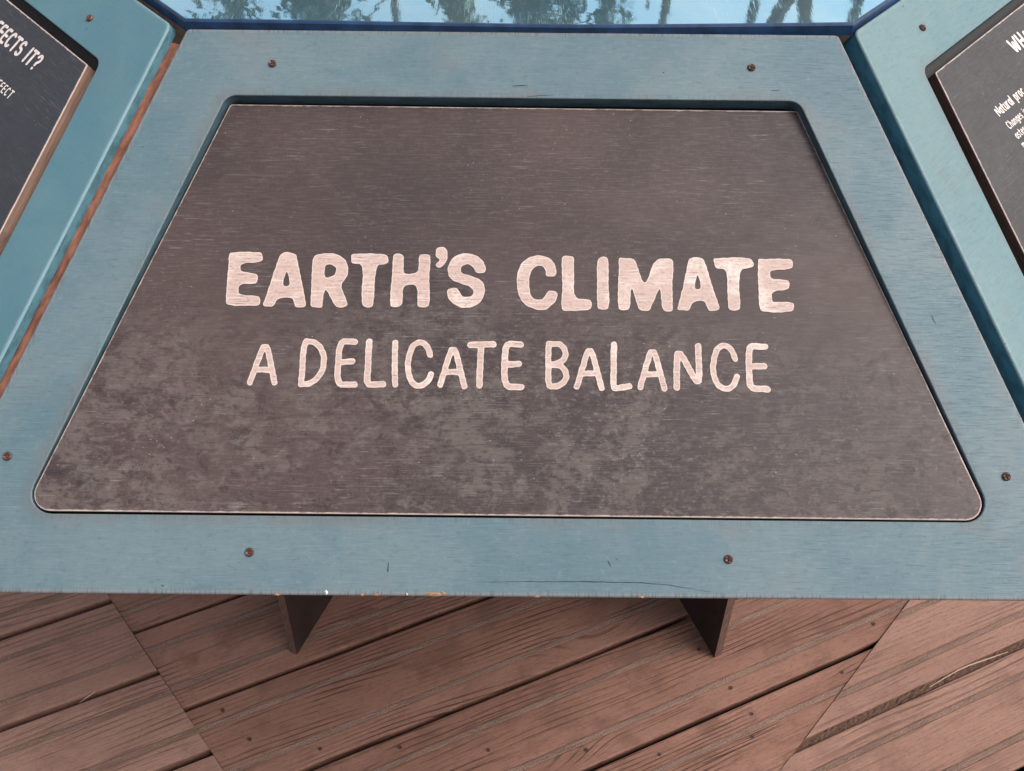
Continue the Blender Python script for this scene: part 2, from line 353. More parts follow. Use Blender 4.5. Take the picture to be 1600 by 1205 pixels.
def offset(poly, d):
    """move every side of a CCW polygon inwards by d"""
    n = len(poly); L = []
    for i in range(n):
        a = Vector(poly[i]); b = Vector(poly[(i + 1) % n]); e = (b - a).normalized(); nn = Vector((-e.y, e.x))
        L.append((a + nn * d, e))
    out = []
    for i in range(n):
        p, e = L[i - 1]; q, f = L[i]
        den = e.x * f.y - e.y * f.x
        t = ((q.x - p.x) * f.y - (q.y - p.y) * f.x) / den
        out.append((p.x + e.x * t, p.y + e.y * t))
    return out
def rounded(poly, rad, seg=7):
    n = len(poly); out = []
    for i in range(n):
        p = Vector(poly[i]); a = Vector(poly[i - 1]) - p; b = Vector(poly[(i + 1) % n]) - p
        half = a.angle(b) / 2; r = max(rad[i], 0.0002); d = min(r / math.tan(half), a.length * 0.45, b.length * 0.45)
        r = d * math.tan(half)
        c = p + (a.normalized() + b.normalized()).normalized() * (r / math.sin(half))
        s = p + a.normalized() * d - c; e = p + b.normalized() * d - c
        ang = math.atan2(s.x * e.y - s.y * e.x, s.dot(e))
        for k in range(seg + 1):
            w = ang * k / seg; out.append((c.x + s.x * math.cos(w) - s.y * math.sin(w), c.y + s.x * math.sin(w) + s.y * math.cos(w)))
    return out

def densify(loop, step):
    out = []
    n = len(loop)
    for i in range(n):
        a = Vector(loop[i]); b = Vector(loop[(i + 1) % n]); k = max(1, int((b - a).length / step))
        for j in range(k): out.append(tuple(a.lerp(b, j / k)))
    return out

def plate(name, outer, orad, thick, bevel, inner=None, irad=None, ibevel=None, wob=0.0):
    """a sheet with rounded corners and eased edges, optionally with an opening; eo / ei store the distance to the edges"""
    V = []; F = []; MI = []; EO = []; EI = []; SM = []
    R = random.Random(name)
    def ring(loop, z, eo, ei):
        i0 = len(V)
        for (x, y) in loop: V.append((x, y, z)); EO.append(eo); EI.append(ei)
        return list(range(i0, i0 + len(loop)))
    def band(a, b, mi, flip=False, sm=False):
        n = len(a)
        for i in range(n):
            j = (i + 1) % n; f = (a[i], a[j], b[j], b[i]); F.append(f[::-1] if flip else f); MI.append(mi); SM.append(sm)
    def rings(poly, rad, sign, bev, wall_mi):
        prev = None; top = None
        base = rounded(poly, rad)
        # keep the point count of every ring equal by densifying with the same parameters
        segs = []
        n = len(base)
        for i in range(n): segs.append(max(1, int((Vector(base[(i + 1) % n]) - Vector(base[i])).length / 0.02)))
        jit = None
        def mk(d):
            lp = rounded(offset(poly, d), [max(r - sign * 0 - (d if sign > 0 else d), 0.0003) for r in rad]) if d else base
            out = []
            for i in range(n):
                a = Vector(lp[i]); b = Vector(lp[(i + 1) % n])
                for j in range(segs[i]): out.append(tuple(a.lerp(b, j / segs[i])))
            return out
        lst = [(0, -thick, 0.0), (0, -bev, 0.0)]
        for k in (1, 2, 3):
            w = math.pi / 2 * k / 3; lst.append((bev * (1 - math.cos(w)), -bev * (1 - math.sin(w)), bev * k / 3))
        for d in (0.003, 0.007, 0.013): lst.append((bev + d, 0.0, bev + d))
        ids = []
        for d, z, e in lst:
            lp = mk(d * sign)
            ids.append(ring(lp, z, e if sign > 0 else 0.05, e if sign < 0 else 0.05))
        for i in range(len(ids) - 1): band(ids[i], ids[i + 1], wall_mi if i == 0 else 0, False, 1 <= i <= 3)
        return ids
    o = rings(outer, orad, 1, bevel, 1)
    loops = [o[-1]]; bots = [o[0]]
    if inner:
        n0 = len(F)
        i_ = rings(inner, irad, -1, ibevel or bevel, 2)
        for k in range(n0, len(F)): F[k] = F[k][::-1]
        loops.append(i_[-1]); bots.append(i_[0])
    for ll, up in ((loops, True), (bots, False)):
        pts = [[Vector(V[i]) for i in l] for l in ll]; flat = [i for l in ll for i in l]
        for tri in tessellate_polygon(pts):
            f = [flat[k] for k in tri]
            a, b, c = (Vector(V[k]) for k in f)
            if ((b - a).cross(c - a).z > 0) != up: f = f[::-1]
            F.append(tuple(f)); MI.append(0 if up else 1); SM.append(False)
    me = mesh_of(name, V, F, MI, SM); fattr(me, "eo", EO); fattr(me, "ei", EI)
    return me

# ---------------------------------------------------------------- lettering
def sdf_seg(X, Y, a, b):
    ax, ay = a; bx, by = b; dx, dy = bx - ax, by - ay
    L = dx * dx + dy * dy + 1e-18
    t = np.clip(((X - ax) * dx + (Y - ay) * dy) / L, 0, 1)
    return np.hypot(X - ax - t * dx, Y - ay - t * dy)
def sdf_poly(X, Y, loops):
    d = np.full(X.shape, 1e9); ins = np.zeros(X.shape, bool)
    for lp in loops:
        n = len(lp)
        for i in range(n):
            a, b = lp[i], lp[(i + 1) % n]
            d = np.minimum(d, sdf_seg(X, Y, a, b))
            if a[1] != b[1]:
                c = ((a[1] > Y) != (b[1] > Y)) & (X < (b[0] - a[0]) * (Y - a[1]) / (b[1] - a[1]) + a[0]); ins ^= c
    return np.where(ins, -d, d)
def chaikin(lp, closed, k=2, w=0.22):
    for _ in range(k):
        out = []; n = len(lp)
        rngi = range(n if closed else n - 1)
        if not closed: out.append(lp[0])
        for i in rngi:
            a, b = lp[i], lp[(i + 1) % n]
            out.append((a[0] + (b[0] - a[0]) * w, a[1] + (b[1] - a[1]) * w)); out.append((a[0] + (b[0] - a[0]) * (1 - w), a[1] + (b[1] - a[1]) * (1 - w)))
        if not closed: out.append(lp[-1])
        lp = out
    return lp
def letter_mesh(name, kind, loops, rad, cell, wig=0.0, seed=0.0):
    pts = [p for l in loops for p in l]; pad = rad + 3 * cell
    x0 = min(p[0] for p in pts) - pad; x1 = max(p[0] for p in pts) + pad; y0 = min(p[1] for p in pts) - pad; y1 = max(p[1] for p in pts) + pad
    nx = int((x1 - x0) / cell) + 2; ny = int((y1 - y0) / cell) + 2
    X, Y = np.meshgrid(x0 + np.arange(nx) * cell, y0 + np.arange(ny) * cell)
    if kind == 'P': D = sdf_poly(X, Y, [chaikin(l, True) for l in loops])
    else:
        D = np.full(X.shape, 1e9)
        for l in loops:
            l = chaikin(l, False, 2, 0.18) if len(l) > 2 else l
            for a, b in zip(l, l[1:]): D = np.minimum(D, sdf_seg(X, Y, a, b))
        D = D - rad
    if wig: D = D + wig * (np.sin(X * 900 + seed * 7 + Y * 300) + np.sin(Y * 1100 + seed * 3 - X * 500)) * 0.5
    V = []; SD = []; F = []; cache = {}
    def vert(key, x, y, d):
        if key not in cache: cache[key] = len(V); V.append((x, y, 0.0)); SD.append(max(0.0, -d))
        return cache[key]
    for j in range(ny - 1):
        row = D[j:j + 2]
        for i in np.nonzero((row[:, :-1].min(0) < 0) | (row[:, 1:].min(0) < 0))[0]:
            cs = [(i, j), (i + 1, j), (i + 1, j + 1), (i, j + 1)]; poly = []
            for k in range(4):
                (a, b), (c, d) = cs[k], cs[(k + 1) % 4]; da, db = D[b, a], D[d, c]
                if da < 0: poly.append(vert((a, b), X[b, a], Y[b, a], da))
                if (da < 0) != (db < 0):
                    t = da / (da - db); key = ('e',) + tuple(sorted(((a, b), (c, d))))
                    poly.append(vert(key, X[b, a] + (X[d, c] - X[b, a]) * t, Y[b, a] + (Y[d, c] - Y[b, a]) * t, 0.0))
            if len(poly) >= 3: F.append(poly)
    me = mesh_of(name, V, F); fattr(me, "sd", SD)
    return me

def arc(cx, cy, rx, ry, a0, a1, n=10):
    return [(cx + rx * math.cos(math.radians(a0 + (a1 - a0) * k / n)), cy + ry * math.sin(math.radians(a0 + (a1 - a0) * k / n))) for k in range(n + 1)]
# stroke alphabet for the small writing: (width, strokes) at cap height 1
G = {
 'A': (.56, [[(0, 0), (.28, 1), (.56, 0)], [(.12, .34), (.44, .34)]]), 'F': (.42, [[(0, 0), (0, 1), (.42, 1)], [(0, .53), (.36, .53)]]),
 'E': (.42, [[(.42, 1), (0, 1), (0, 0), (.42, 0)], [(0, .52), (.36, .52)]]), 'C': (.48, [arc(.27, .5, .26, .5, 50, 310, 12)]),
 'T': (.52, [[(0, 1), (.52, 1)], [(.26, 1), (.26, 0)]]), 'S': (.44, [arc(.22, .74, .21, .26, 35, 230, 8) + arc(.22, .26, .22, .26, 90, -145, 9)]),
 'I': (.02, [[(0, 0), (0, 1)]]), '?': (.40, [arc(.2, .76, .2, .24, 165, -60, 9) + [(.19, .42), (.19, .28)], [(.19, .0), (.19, .01)]]),
 'W': (.78, [[(0, 1), (.2, 0), (.39, .9), (.58, 0), (.78, 1)]]), 'H': (.48, [[(0, 0), (0, 1)], [(.48, 0), (.48, 1)], [(0, .5), (.48, .5)]]),
 'N': (.50, [[(0, 0), (0, 1), (.5, 0), (.5, 1)]]),
 'a': (.34, [arc(.17, .34, .17, .34, 20, 340, 12), [(.34, .68), (.34, 0)]]), 't': (.26, [[(.1, .95), (.1, .1), (.24, 0)], [(0, .68), (.26, .68)]]),
 'u': (.34, [[(0, .68), (0, .2), (.08, .02), (.24, .02), (.34, .2)], [(.34, .68), (.34, 0)]]), 'r': (.22, [[(0, 0), (0, .68)], [(0, .42), (.1, .64), (.22, .68)]]),
 'l': (.02, [[(0, 0), (0, 1)]]), 'p': (.34, [[(0, .68), (0, -.3)], arc(.17, .34, .17, .34, 160, -160, 12)]), 'o': (.36, [arc(.18, .34, .18, .34, 0, 360, 14)]),
 'c': (.30, [arc(.18, .34, .18, .34, 50, 310, 10)]), 'h': (.34, [[(0, 0), (0, 1)], [(0, .42), (.1, .66), (.26, .66), (.34, .48), (.34, 0)]]),
 'n': (.34, [[(0, 0), (0, .68)], [(0, .42), (.1, .66), (.26, .66), (.34, .48), (.34, 0)]]), 'g': (.34, [arc(.17, .34, .17, .34, 20, 340, 12), [(.34, .68), (.34, -.12), (.24, -.3), (.04, -.26)]]),
 'e': (.36, [[(.02, .36), (.35, .36)] + arc(.18, .34, .18, .34, 10, 310, 10)]), 's': (.30, [arc(.15, .5, .14, .18, 40, 240, 7) + arc(.15, .18, .15, .18, 90, -140, 8)]),
 'i': (.02, [[(0, 0), (0, .68)], [(0, .94), (0, .95)]]), 'm': (.58, [[(0, 0), (0, .68)], [(0, .46), (.08, .66), (.22, .66), (.29, .48), (.29, 0)], [(.29, .46), (.38, .66), (.50, .66), (.58, .48), (.58, 0)]]),
}
def write_line(parent, text, x, y, h, sw, gap, mat, right=False, cell=0.0004):
    wid = sum((0.28 if ch == ' ' else G[ch][0]) * h * 0.92 for ch in text) + gap * (len(text) - 1)
    if right: x -= wid
    for ch in text:
        if ch == ' ': x += 0.28 * h * 0.92 + gap; continue
        w, ls = G[ch]
        loops = [[(px * h * 0.92, py * h) for px, py in l] for l in ls]
        o = link("letter", letter_mesh("letter", 'S', loops, sw, cell), parent, (mat,), (x, y, 0.0003))
        x += w * h * 0.92 + gap
LETTERS = [
 ('E','P',[[(-2047,1901),(-1832,1903),(-1810,1880),(-1809,1824),(-1966,1815),(-1964,1748),(-1855,1738),(-1832,1713),(-1836,1676),(-1850,1655),(-1967,1656),(-1967,1569),(-1826,1568),(-1802,1543),(-1804,1502),(-1823,1491),(-2023,1488),(-2055,1514),(-2053,1784),(-2058,1868)]],0),
 ('A','P',[[(-1682,1890),(-1635,1906),(-1568,1891),(-1554,1836),(-1469,1510),(-1476,1483),(-1543,1479),(-1557,1505),(-1569,1555),(-1680,1553),(-1703,1484),(-1764,1484),(-1785,1503),(-1768,1544),(-1714,1774)],[(-1627,1777),(-1592,1641),(-1656,1642)]],0),
 ('R','P',[[(-1447,1886),(-1333,1898),(-1267,1894),(-1203,1849),(-1178,1779),(-1188,1705),(-1235,1659),(-1173,1518),(-1177,1495),(-1203,1482),(-1259,1489),(-1278,1521),(-1327,1612),(-1340,1622),(-1349,1584),(-1352,1498),(-1358,1482),(-1419,1481),(-1441,1497),(-1442,1698)],[(-1352,1805),(-1315,1813),(-1277,1797),(-1265,1774),(-1276,1732),(-1310,1713),(-1350,1709)]],0),
 ('T','P',[[(-1164,1886),(-1140,1896),(-1048,1899),(-898,1896),(-887,1833),(-913,1817),(-981,1814),(-984,1502),(-1004,1485),(-1038,1487),(-1076,1505),(-1070,1815),(-1149,1819),(-1161,1835)]],0),
 ('H','P',[[(-854,1891),(-827,1901),(-784,1894),(-778,1864),(-779,1750),(-756,1743),(-667,1753),(-668,1890),(-644,1900),(-587,1891),(-583,1866),(-589,1718),(-577,1508),(-604,1493),(-650,1488),(-671,1502),(-669,1663),(-778,1662),(-776,1516),(-798,1492),(-858,1492),(-867,1510),(-863,1686),(-857,1784),(-859,1863)]],0),
 ("'",'P',[[(-546,1949),(-481,1957),(-459,1922),(-460,1863),(-482,1813),(-524,1791),(-551,1814),(-518,1842),(-516,1859),(-545,1879)]],0),
 ('S','P',[[(-247,1756),(-182,1754),(-178,1801),(-202,1855),(-250,1895),(-325,1910),(-390,1896),(-436,1853),(-458,1788),(-445,1724),(-405,1690),(-320,1664),(-273,1638),(-261,1608),(-277,1577),(-319,1569),(-351,1583),(-376,1632),(-404,1641),(-450,1633),(-457,1597),(-439,1548),(-396,1510),(-345,1489),(-275,1492),(-220,1524),(-189,1575),(-181,1643),(-200,1692),(-252,1724),(-345,1750),(-364,1769),(-356,1804),(-314,1829),(-272,1805)]],0),
 ('C','P',[[(261,1771),(261,1746),(275,1733),(322,1735),(338,1752),(336,1806),(313,1856),(262,1890),(201,1899),(140,1884),(88,1843),(56,1779),(48,1695),(57,1602),(90,1534),(155,1491),(238,1473),(275,1487),(335,1551),(350,1595),(331,1627),(271,1624),(247,1570),(233,1557),(178,1559),(150,1583),(137,1666),(140,1730),(163,1795),(210,1821),(247,1808)]],0),
 ('L','P',[[(374,1894),(454,1896),(467,1882),(467,1798),(462,1567),(572,1563),(594,1544),(587,1483),(516,1478),(405,1472),(379,1481),(372,1513),(381,1649),(378,1797)]],0),
 ('I','P',[[(642,1879),(684,1894),(712,1885),(720,1860),(716,1702),(721,1555),(713,1497),(696,1487),(641,1487),(632,1505),(633,1799)]],0),
 ('M','P',[[(792,1875),(801,1887),(904,1878),(918,1862),(981,1649),(1055,1878),(1177,1884),(1194,1865),(1191,1780),(1179,1657),(1181,1492),(1168,1477),(1127,1476),(1100,1496),(1096,1598),(1091,1669),(1018,1495),(997,1478),(942,1482),(926,1513),(882,1684),(871,1513),(854,1483),(803,1481),(785,1502),(782,1629),(795,1776)]],0),
 ('A','P',[[(1303,1866),(1323,1891),(1408,1896),(1433,1837),(1477,1655),(1522,1509),(1507,1490),(1447,1481),(1431,1499),(1413,1564),(1324,1554),(1306,1498),(1285,1483),(1220,1488),(1211,1502),(1258,1658)],[(1370,1771),(1393,1650),(1342,1647),(1349,1708)]],0),
 ('T','P',[[(1489,1878),(1501,1887),(1633,1897),(1741,1894),(1773,1878),(1785,1841),(1770,1819),(1681,1808),(1666,1662),(1670,1516),(1656,1491),(1591,1488),(1580,1510),(1582,1661),(1583,1804),(1512,1808),(1499,1826)]],0),
 ('E','P',[[(1815,1879),(1826,1886),(2047,1891),(2074,1869),(2066,1824),(2037,1809),(1924,1800),(1902,1790),(1897,1733),(2027,1726),(2036,1700),(2030,1649),(1905,1640),(1901,1567),(1915,1555),(2050,1558),(2063,1529),(2050,1486),(1938,1475),(1827,1483),(1807,1507),(1807,1664)]],0),
 ('A','S',[[(-1834,921),(-1744,1240),(-1660,923)],[(-1800,1016),(-1684,1015)]],21),
 ('D','S',[[(-1471,914),(-1469,1228),(-1411,1227),(-1354,1194),(-1317,1116),(-1324,1017),(-1367,947),(-1420,913),(-1471,913)]],21),
 ('E','S',[[(-1105,1228),(-1215,1231),(-1220,913),(-1094,913)],[(-1218,1075),(-1116,1083)]],22),
 ('L','S',[[(-1004,1229),(-1005,1062),(-1007,912),(-894,918)]],23),
 ('I','S',[[(-816,1224),(-817,1064),(-806,917)]],21),
 ('C','S',[[(-566,1134),(-581,1183),(-610,1222),(-648,1230),(-685,1207),(-710,1157),(-723,1072),(-715,995),(-693,939),(-661,910),(-621,910),(-587,933),(-561,968),(-555,996)]],21),
 ('A','S',[[(-488,917),(-402,1231),(-316,908)],[(-447,1011),(-351,1012)]],21),
 ('T','S',[[(-278,1211),(-204,1217),(-116,1218)],[(-201,1212),(-209,1056),(-210,916)]],23),
 ('E','S',[[(79,1218),(-31,1226),(-36,909),(86,906)],[(-34,1068),(66,1076)]],23),
 ('B','S',[[(280,1226),(275,909),(347,915),(390,946),(408,979),(399,1029),(364,1068),(283,1070),(342,1079),(386,1107),(404,1147),(392,1197),(359,1225),(280,1226)]],21),
 ('A','S',[[(480,912),(575,1232),(654,904)],[(521,1008),(629,1012)]],21),
 ('L','S',[[(748,1224),(738,910),(762,903),(851,919)]],22),
 ('A','S',[[(929,913),(1023,1229),(1102,903)],[(959,1008),(1072,1009)]],21),
 ('N','S',[[(1187,912),(1200,1215),(1349,909),(1352,1218)]],23),
 ('C','S',[[(1612,1127),(1598,1175),(1572,1214),(1529,1228),(1490,1202),(1463,1140),(1451,1067),(1456,995),(1478,939),(1515,909),(1558,907),(1592,935),(1615,980),(1619,999)]],21),
 ('E','S',[[(1831,1218),(1716,1224),(1708,1070),(1706,911),(1833,907)],[(1709,1072),(1816,1075)]],23),
]

# ---------------------------------------------------------------- ground and deck
g = link("ground", mesh_of("ground", [(-400, -400, 0), (400, -400, 0), (400, 400, 0), (-400, 400, 0)], [(0, 1, 2, 3)]), None, ('soil',), (0, 0, -0.12))
tag(g, kind="structure")
PHI = math.radians(22.52); CT, ST = math.cos(PHI), math.sin(PHI)
def tn(x, y): return (x * CT + y * ST, -x * ST + y * CT)
def line_tn(a, b):
    (t0, n0), (t1, n1) = tn(*a), tn(*b); k = (t1 - t0) / (n1 - n0)
    return lambda n: t0 + k * (n - n0)
seamL = line_tn((-.6395, -.6349), (-.4075, -.8926)); seamR = line_tn((.6395, -.6438), (.4219, -.8676))
deck = link("deck"); tag(deck, kind="structure"); deck.rotation_euler = (0, 0, PHI)
def plank(n_hi, n_lo, t0, t1, mat, grit, z):
    """one board: top n_hi, bottom n_lo, ends cut along t0(n), t1(n); two grooves hold grit strips"""
    nm = (n_hi + n_lo) / 2; w = n_hi - n_lo
    g1 = (n_hi - w * 0.205, n_hi - w * 0.277); g2 = (n_hi - w * 0.715, n_hi - w * 0.790)
    b = 0.0022; gd = 0.0016
    prof = [(n_hi, -.026), (n_hi, -b), (n_hi - b * .35, -b * .3), (n_hi - b * 1.3, 0)]
    for a, c in (g1, g2): prof += [(a, 0), (a - .0006, -gd), (c + .0006, -gd), (c, 0)]
    prof += [(n_lo + b * 1.3, 0), (n_lo + b * .35, -b * .3), (n_lo, -b), (n_lo, -.026)]
    tm = (t0(nm) + t1(nm)) / 2
    A = [(t0(n) - tm, n - nm, zz) for n, zz in prof]; B = [(t1(n) - tm, n - nm, zz) for n, zz in prof]
    k = len(prof); V = A + B
    F = [(i, i + k, (i + 1) % k + k, (i + 1) % k) for i in range(k)]
    F += [tuple(range(k)), tuple(range(2 * k - 1, k - 1, -1))]
    o = link("plank", mesh_of("plank", V, [f[::-1] for f in F]), deck, (mat,), (tm, nm, z))
    o.rotation_euler = (rng.uniform(-.004, .004), 0, rng.uniform(-.0008, .0008))
    for a, c in (g1, g2):
        a -= .0008; c += .0008; L0, L1 = t0((a + c) / 2) - tm, t1((a + c) / 2) - tm
        N = max(2, int((L1 - L0) / 0.012)); V = []; F = []
        for i in range(N + 1):
            f = i / N
            for q, m in enumerate((0, .2, .5, .8, 1)):
                n = a + (c - a) * m; t = (t0(n) * (1 - f) + t1(n) * f) - tm
                V.append((t, n - nm, -0.0012 + (0.0009 if 0 < q < 4 else 0) + rng.uniform(-.0003, .0003)))
        for i in range(N):
            for q in range(4): F.append((i * 5 + q + 1, i * 5 + q, i * 5 + 5 + q, i * 5 + 6 + q))
        link("grit_strip", mesh_of("grit_strip", V, [f[::-1] for f in F]), o, (grit,))
    return o
GP = 0.0034
SCREWS = [(.2207, -.8787), (.1165, -.8732), (.3622, -.8206), (.3578, -.8537), (.5776, -.6788), (.5096, -.7571), (.2972, -.7226), (-.415, -.8206), (-.368, -.8614), (-.265, -.8741), (-.1507, -.8715), (-.024, -.8742), (.3377, -.7819)]
for k in range(-6, 5):                                          # centre bay, between the two slanting joints
    hi = -.427 - .150 * k - GP; lo = -.427 - .150 * (k + 1) + GP
    def lim(s, sg): return lambda n: max(-2.2, min(2.2, s(n))) + sg * .0002
    if seamR(lo) - seamL(lo) < .03: continue
    plank(hi, lo, lim(seamL, 1), lim(seamR, -1), 'deck_mid', 'grit_mid', rng.uniform(-.0008, .0008))
for k in range(-2, 8):                                          # left bay
    hi = -.3602 - .1459 * k - .0048; lo = -.3602 - .1459 * (k + 1) + .0048
    plank(hi, lo, lambda n: -2.2, lambda n: seamL(n) - .0002, 'deck_side', 'grit_side', .0015 + rng.uniform(-.0005, .0008))
for k in range(-2, 7):                                          # right bay, a wide gap packed with debris
    w0 = .0062 if k in (1, ) else .0038; w1 = .0062 if k + 1 in (1, ) else .0038
    hi = -.815 - .1475 * k + .1475 * 0 - w0; lo = -.815 - .1475 * (k + 1) + w1
    plank(hi, lo, lambda n: seamR(n) + .0002, lambda n: 2.2, 'deck_side', 'grit_side', .0015 + rng.uniform(-.0005, .0008))
# debris wedged in that wide gap
V = []; F = []; n0 = -.9625; N = 260; ta = seamR(n0) - .010
for i in range(N + 1):
    t = ta + i * .006
    for q in range(5): V.append((t, n0 + (q / 4 - .5) * .0122, -.0035 + rng.uniform(-.0014, .0014)))
for i in range(N):
    for q in range(4): F.append((i * 5 + q, i * 5 + 5 + q, i * 5 + 6 + q, i * 5 + 1 + q))
db = link("gap_debris", mesh_of("gap_debris", V, F), deck, ('debris',)); tag(db, kind="stuff")
for i, (x, y) in enumerate(SCREWS):                            # countersunk deck screws
    t_, n_ = tn(x, y); V = [(0, 0, -.0006)]; r = .0027
    for rr, z in ((r * .45, -.0004), (r * .7, .0003), (r, .0003), (r * 1.05, -.002)):
        V += [(rr * math.cos(k * .6283), rr * math.sin(k * .6283), z) for k in range(10)]
    F = [(0, 1 + k, 1 + (k + 1) % 10) for k in range(10)] + [(1 + s * 10 + k, 11 + s * 10 + k, 11 + s * 10 + (k + 1) % 10, 1 + s * 10 + (k + 1) % 10) for s in range(3) for k in range(10)]
    link("deck_screw", mesh_of("deck_screw", V, F), deck, ('deck_screw',), (t_, n_, .0012))
def strand(name, pts, w, mat, label, cat):
    V = []; F = []
    for i, p in enumerate(pts):
        p = Vector(p); d = (Vector(pts[min(i + 1, len(pts) - 1)]) - Vector(pts[max(i - 1, 0)])).normalized(); s = Vector((-d.y, d.x, 0))
        ww = w * (0.35 + 0.65 * math.sin(math.pi * (i + .6) / (len(pts) + .2)))
        V += [p + s * ww, p + Vector((0, 0, ww * .7)), p - s * ww, p - Vector((0, 0, ww * .5))]
    for i in range(len(pts) - 1):
        for q in range(4): F.append((i * 4 + q, i * 4 + (q + 1) % 4, i * 4 + 4 + (q + 1) % 4, i * 4 + 4 + q))
    F += [(3, 2, 1, 0), tuple(len(V) - 4 + q for q in range(4))]
    return tag(link(name, mesh_of(name, V, F), None, (mat,)), label, cat)
strand("straw", [(.640, -.7765, -.004), (.664, -.7640, -.002), (.690, -.7512, 0), (.706, -.7450, .001), (.730, -.7370, .0005), (.752, -.7297, -.001), (.776, -.7215, -.003)],
       .0011, 'straw', "pale dry straw lying in the debris-filled gap of the deck", "straw")
strand("splinter", [(-.628, -.8110, -.001), (-.620, -.8040, .0005), (-.611, -.7965, .001), (-.6020, -.7885, .000)], .0008, 'straw', "thin wood splinter bridging a gap between deck planks", "splinter")

# ---------------------------------------------------------------- display panels
AL = math.radians(26.9)
EDGE = [(-.4068, 0), (.4072, 0), (.2508, .4228), (-.2492, .4220)]
OPEN = [(-.3336, .0530), (.3352, .0522), (.2172, .3668), (-.2149, .3668)]
def panel(k, label, mats, th, bz):
    a = k * math.pi / 4
    ex = Vector((math.cos(a), math.sin(a), 0)); e0 = Vector((-math.sin(a), math.cos(a), 0)); ev = e0 * math.cos(AL) + Vector((0, 0, math.sin(AL))); nn = ex.cross(ev)
    o = link("display_panel"); o.matrix_world = Matrix(((ex.x, ev.x, nn.x, -e0.x), (ex.y, ev.y, nn.y, -e0.y), (ex.z, ev.z, nn.z, TZ), (0, 0, 0, 1)))
    tag(o, label, "panel", "blue framed panels round the table")
    link("frame", plate("frame", EDGE, [.004] * 4 if k == 0 else [.008] * 4, th, .0016, OPEN, [.0145, .0145, .011, .011], .0008), o, mats)
    q = [(-.385, .012), (.385, .012), (.243, .405), (-.243, .405)]
    bk = link("backing", plate("backing", q, [.002] * 4, .006, .0005), o, ('ledge', 'ledge'), (0, 0, bz))
    return o
def screw_mesh(ang, r=.0031):
    V = [(0, 0, .0016)]; F = []
    for rr, z in ((r * .35, .0022), (r * .8, .0016), (r, .0007), (r * 1.02, -.001)):
        for i in range(12):
            w = ang + 2 * math.pi * i / 12; f = 1.0
            if rr < r * .5: f = 1.5 if i % 3 == 0 else .75
            V.append((rr * f * math.cos(w), rr * f * math.sin(w), z - (.0012 if (rr < r * .5 and i % 3) else 0)))
    for i in range(12): F.append((0, 1 + i, 1 + (i + 1) % 12))
    for s in range(3):
        for i in range(12): F.append((1 + s * 12 + i, 13 + s * 12 + i, 13 + s * 12 + (i + 1) % 12, 1 + s * 12 + (i + 1) % 12))
    return mesh_of("screw", V, F)
def screws(o, pts):
    for i, (u, v) in enumerate(pts): link("screw", screw_mesh(rng.uniform(0, 3)), o, ('screw',), (u, v, 0))

mid = panel(0, "grey blue framed panel reading EARTH'S CLIMATE A DELICATE BALANCE", ('paint_mid', 'side_left', 'wall_mid'), .0125, -.0207)
TILT = math.atan(.0075 / .308)
bd = link("sign_board", plate("sign_board", [(-.3315, .0008), (.3325, -.0006), (.2186, .3090), (-.2143, .3098)], [.0125, .0125, .0022, .0022], .012, .0007), mid, ('board_mid', 'ply_shaded'), (0, .054, -.0005))
bd.rotation_euler = (-TILT, 0, 0)
for i, (ch, ty, ls, r) in enumerate(LETTERS):
    loops = [[(x * 1e-4, y * 1e-4) for x, y in l] for l in ls]
    if ty == 'P':
        loops = [l if sum(a[0] * b[1] - b[0] * a[1] for a, b in zip(l, l[1:] + l[:1])) else l for l in loops]
    link("letter", letter_mesh("letter", ty, loops, r * 1e-4, .0006, .00022, i), bd, ('letter_mid',), (0, 0, .0003))
screws(mid, [(-.1818, .3929), (.1825, .3940), (-.3464, .0920), (.3452, .0838), (-.1750, .0281), (.1500, .0260)])

lf = panel(-1, "teal framed panel with glossy black board ending AFFECTS IT?", ('paint_left', 'side_left', 'wall_nb'), .0085, -.0132)
lb = link("sign_board", plate("sign_board", [(-.322, .062), (.3175, .062), (.2062, .3582), (-.2062, .3582)], [.012, .012, .0018, .0018], .012, .0006), lf, ('board_left', 'ply_sunlit'), (0, 0, -.001))
write_line(lb, "AFFECTS IT?", .1590, .3274, .0128, .0013, .0034, 'letter_nb', True, .0003)
write_line(lb, "EFFECT", .1600, .2966, .0071, .0006, .0024, 'letter_nb', True, .0002)
screws(lf, [(.1724, .3885), (-.175, .3920), (.345, .09)])
rf = panel(1, "pale teal framed panel with dusty black board starting WHAT and Natural", ('paint_right', 'side_right_shaded', 'wall_nb'), .0165, -.0167)
rb = link("sign_board", plate("sign_board", [(-.3160, .062), (.322, .062), (.2062, .3584), (-.2045, .3584)], [.012, .012, .0018, .0018], .012, .0006), rf, ('board_right', 'ply_shaded'), (0, 0, -.001))
write_line(rb, "WHAT", -.1055, .3280, .0136, .0013, .0036, 'letter_nb', False, .0003)
write_line(rb, "Natural proc", -.1775, .2990, .0078, .00062, .0018, 'letter_nb', False, .0002)
write_line(rb, "Changes in", -.1778, .2856, .0062, .00045, .0015, 'letter_nb', False, .00016)
write_line(rb, "astero", -.1780, .2755, .0062, .00045, .0015, 'letter_nb', False, .00016)
write_line(rb, "m", -.1790, .2664, .0062, .00045, .0015, 'letter_nb', False, .00016)
screws(rf, [(-.1826, .3931), (.175, .3920), (-.345, .09)])

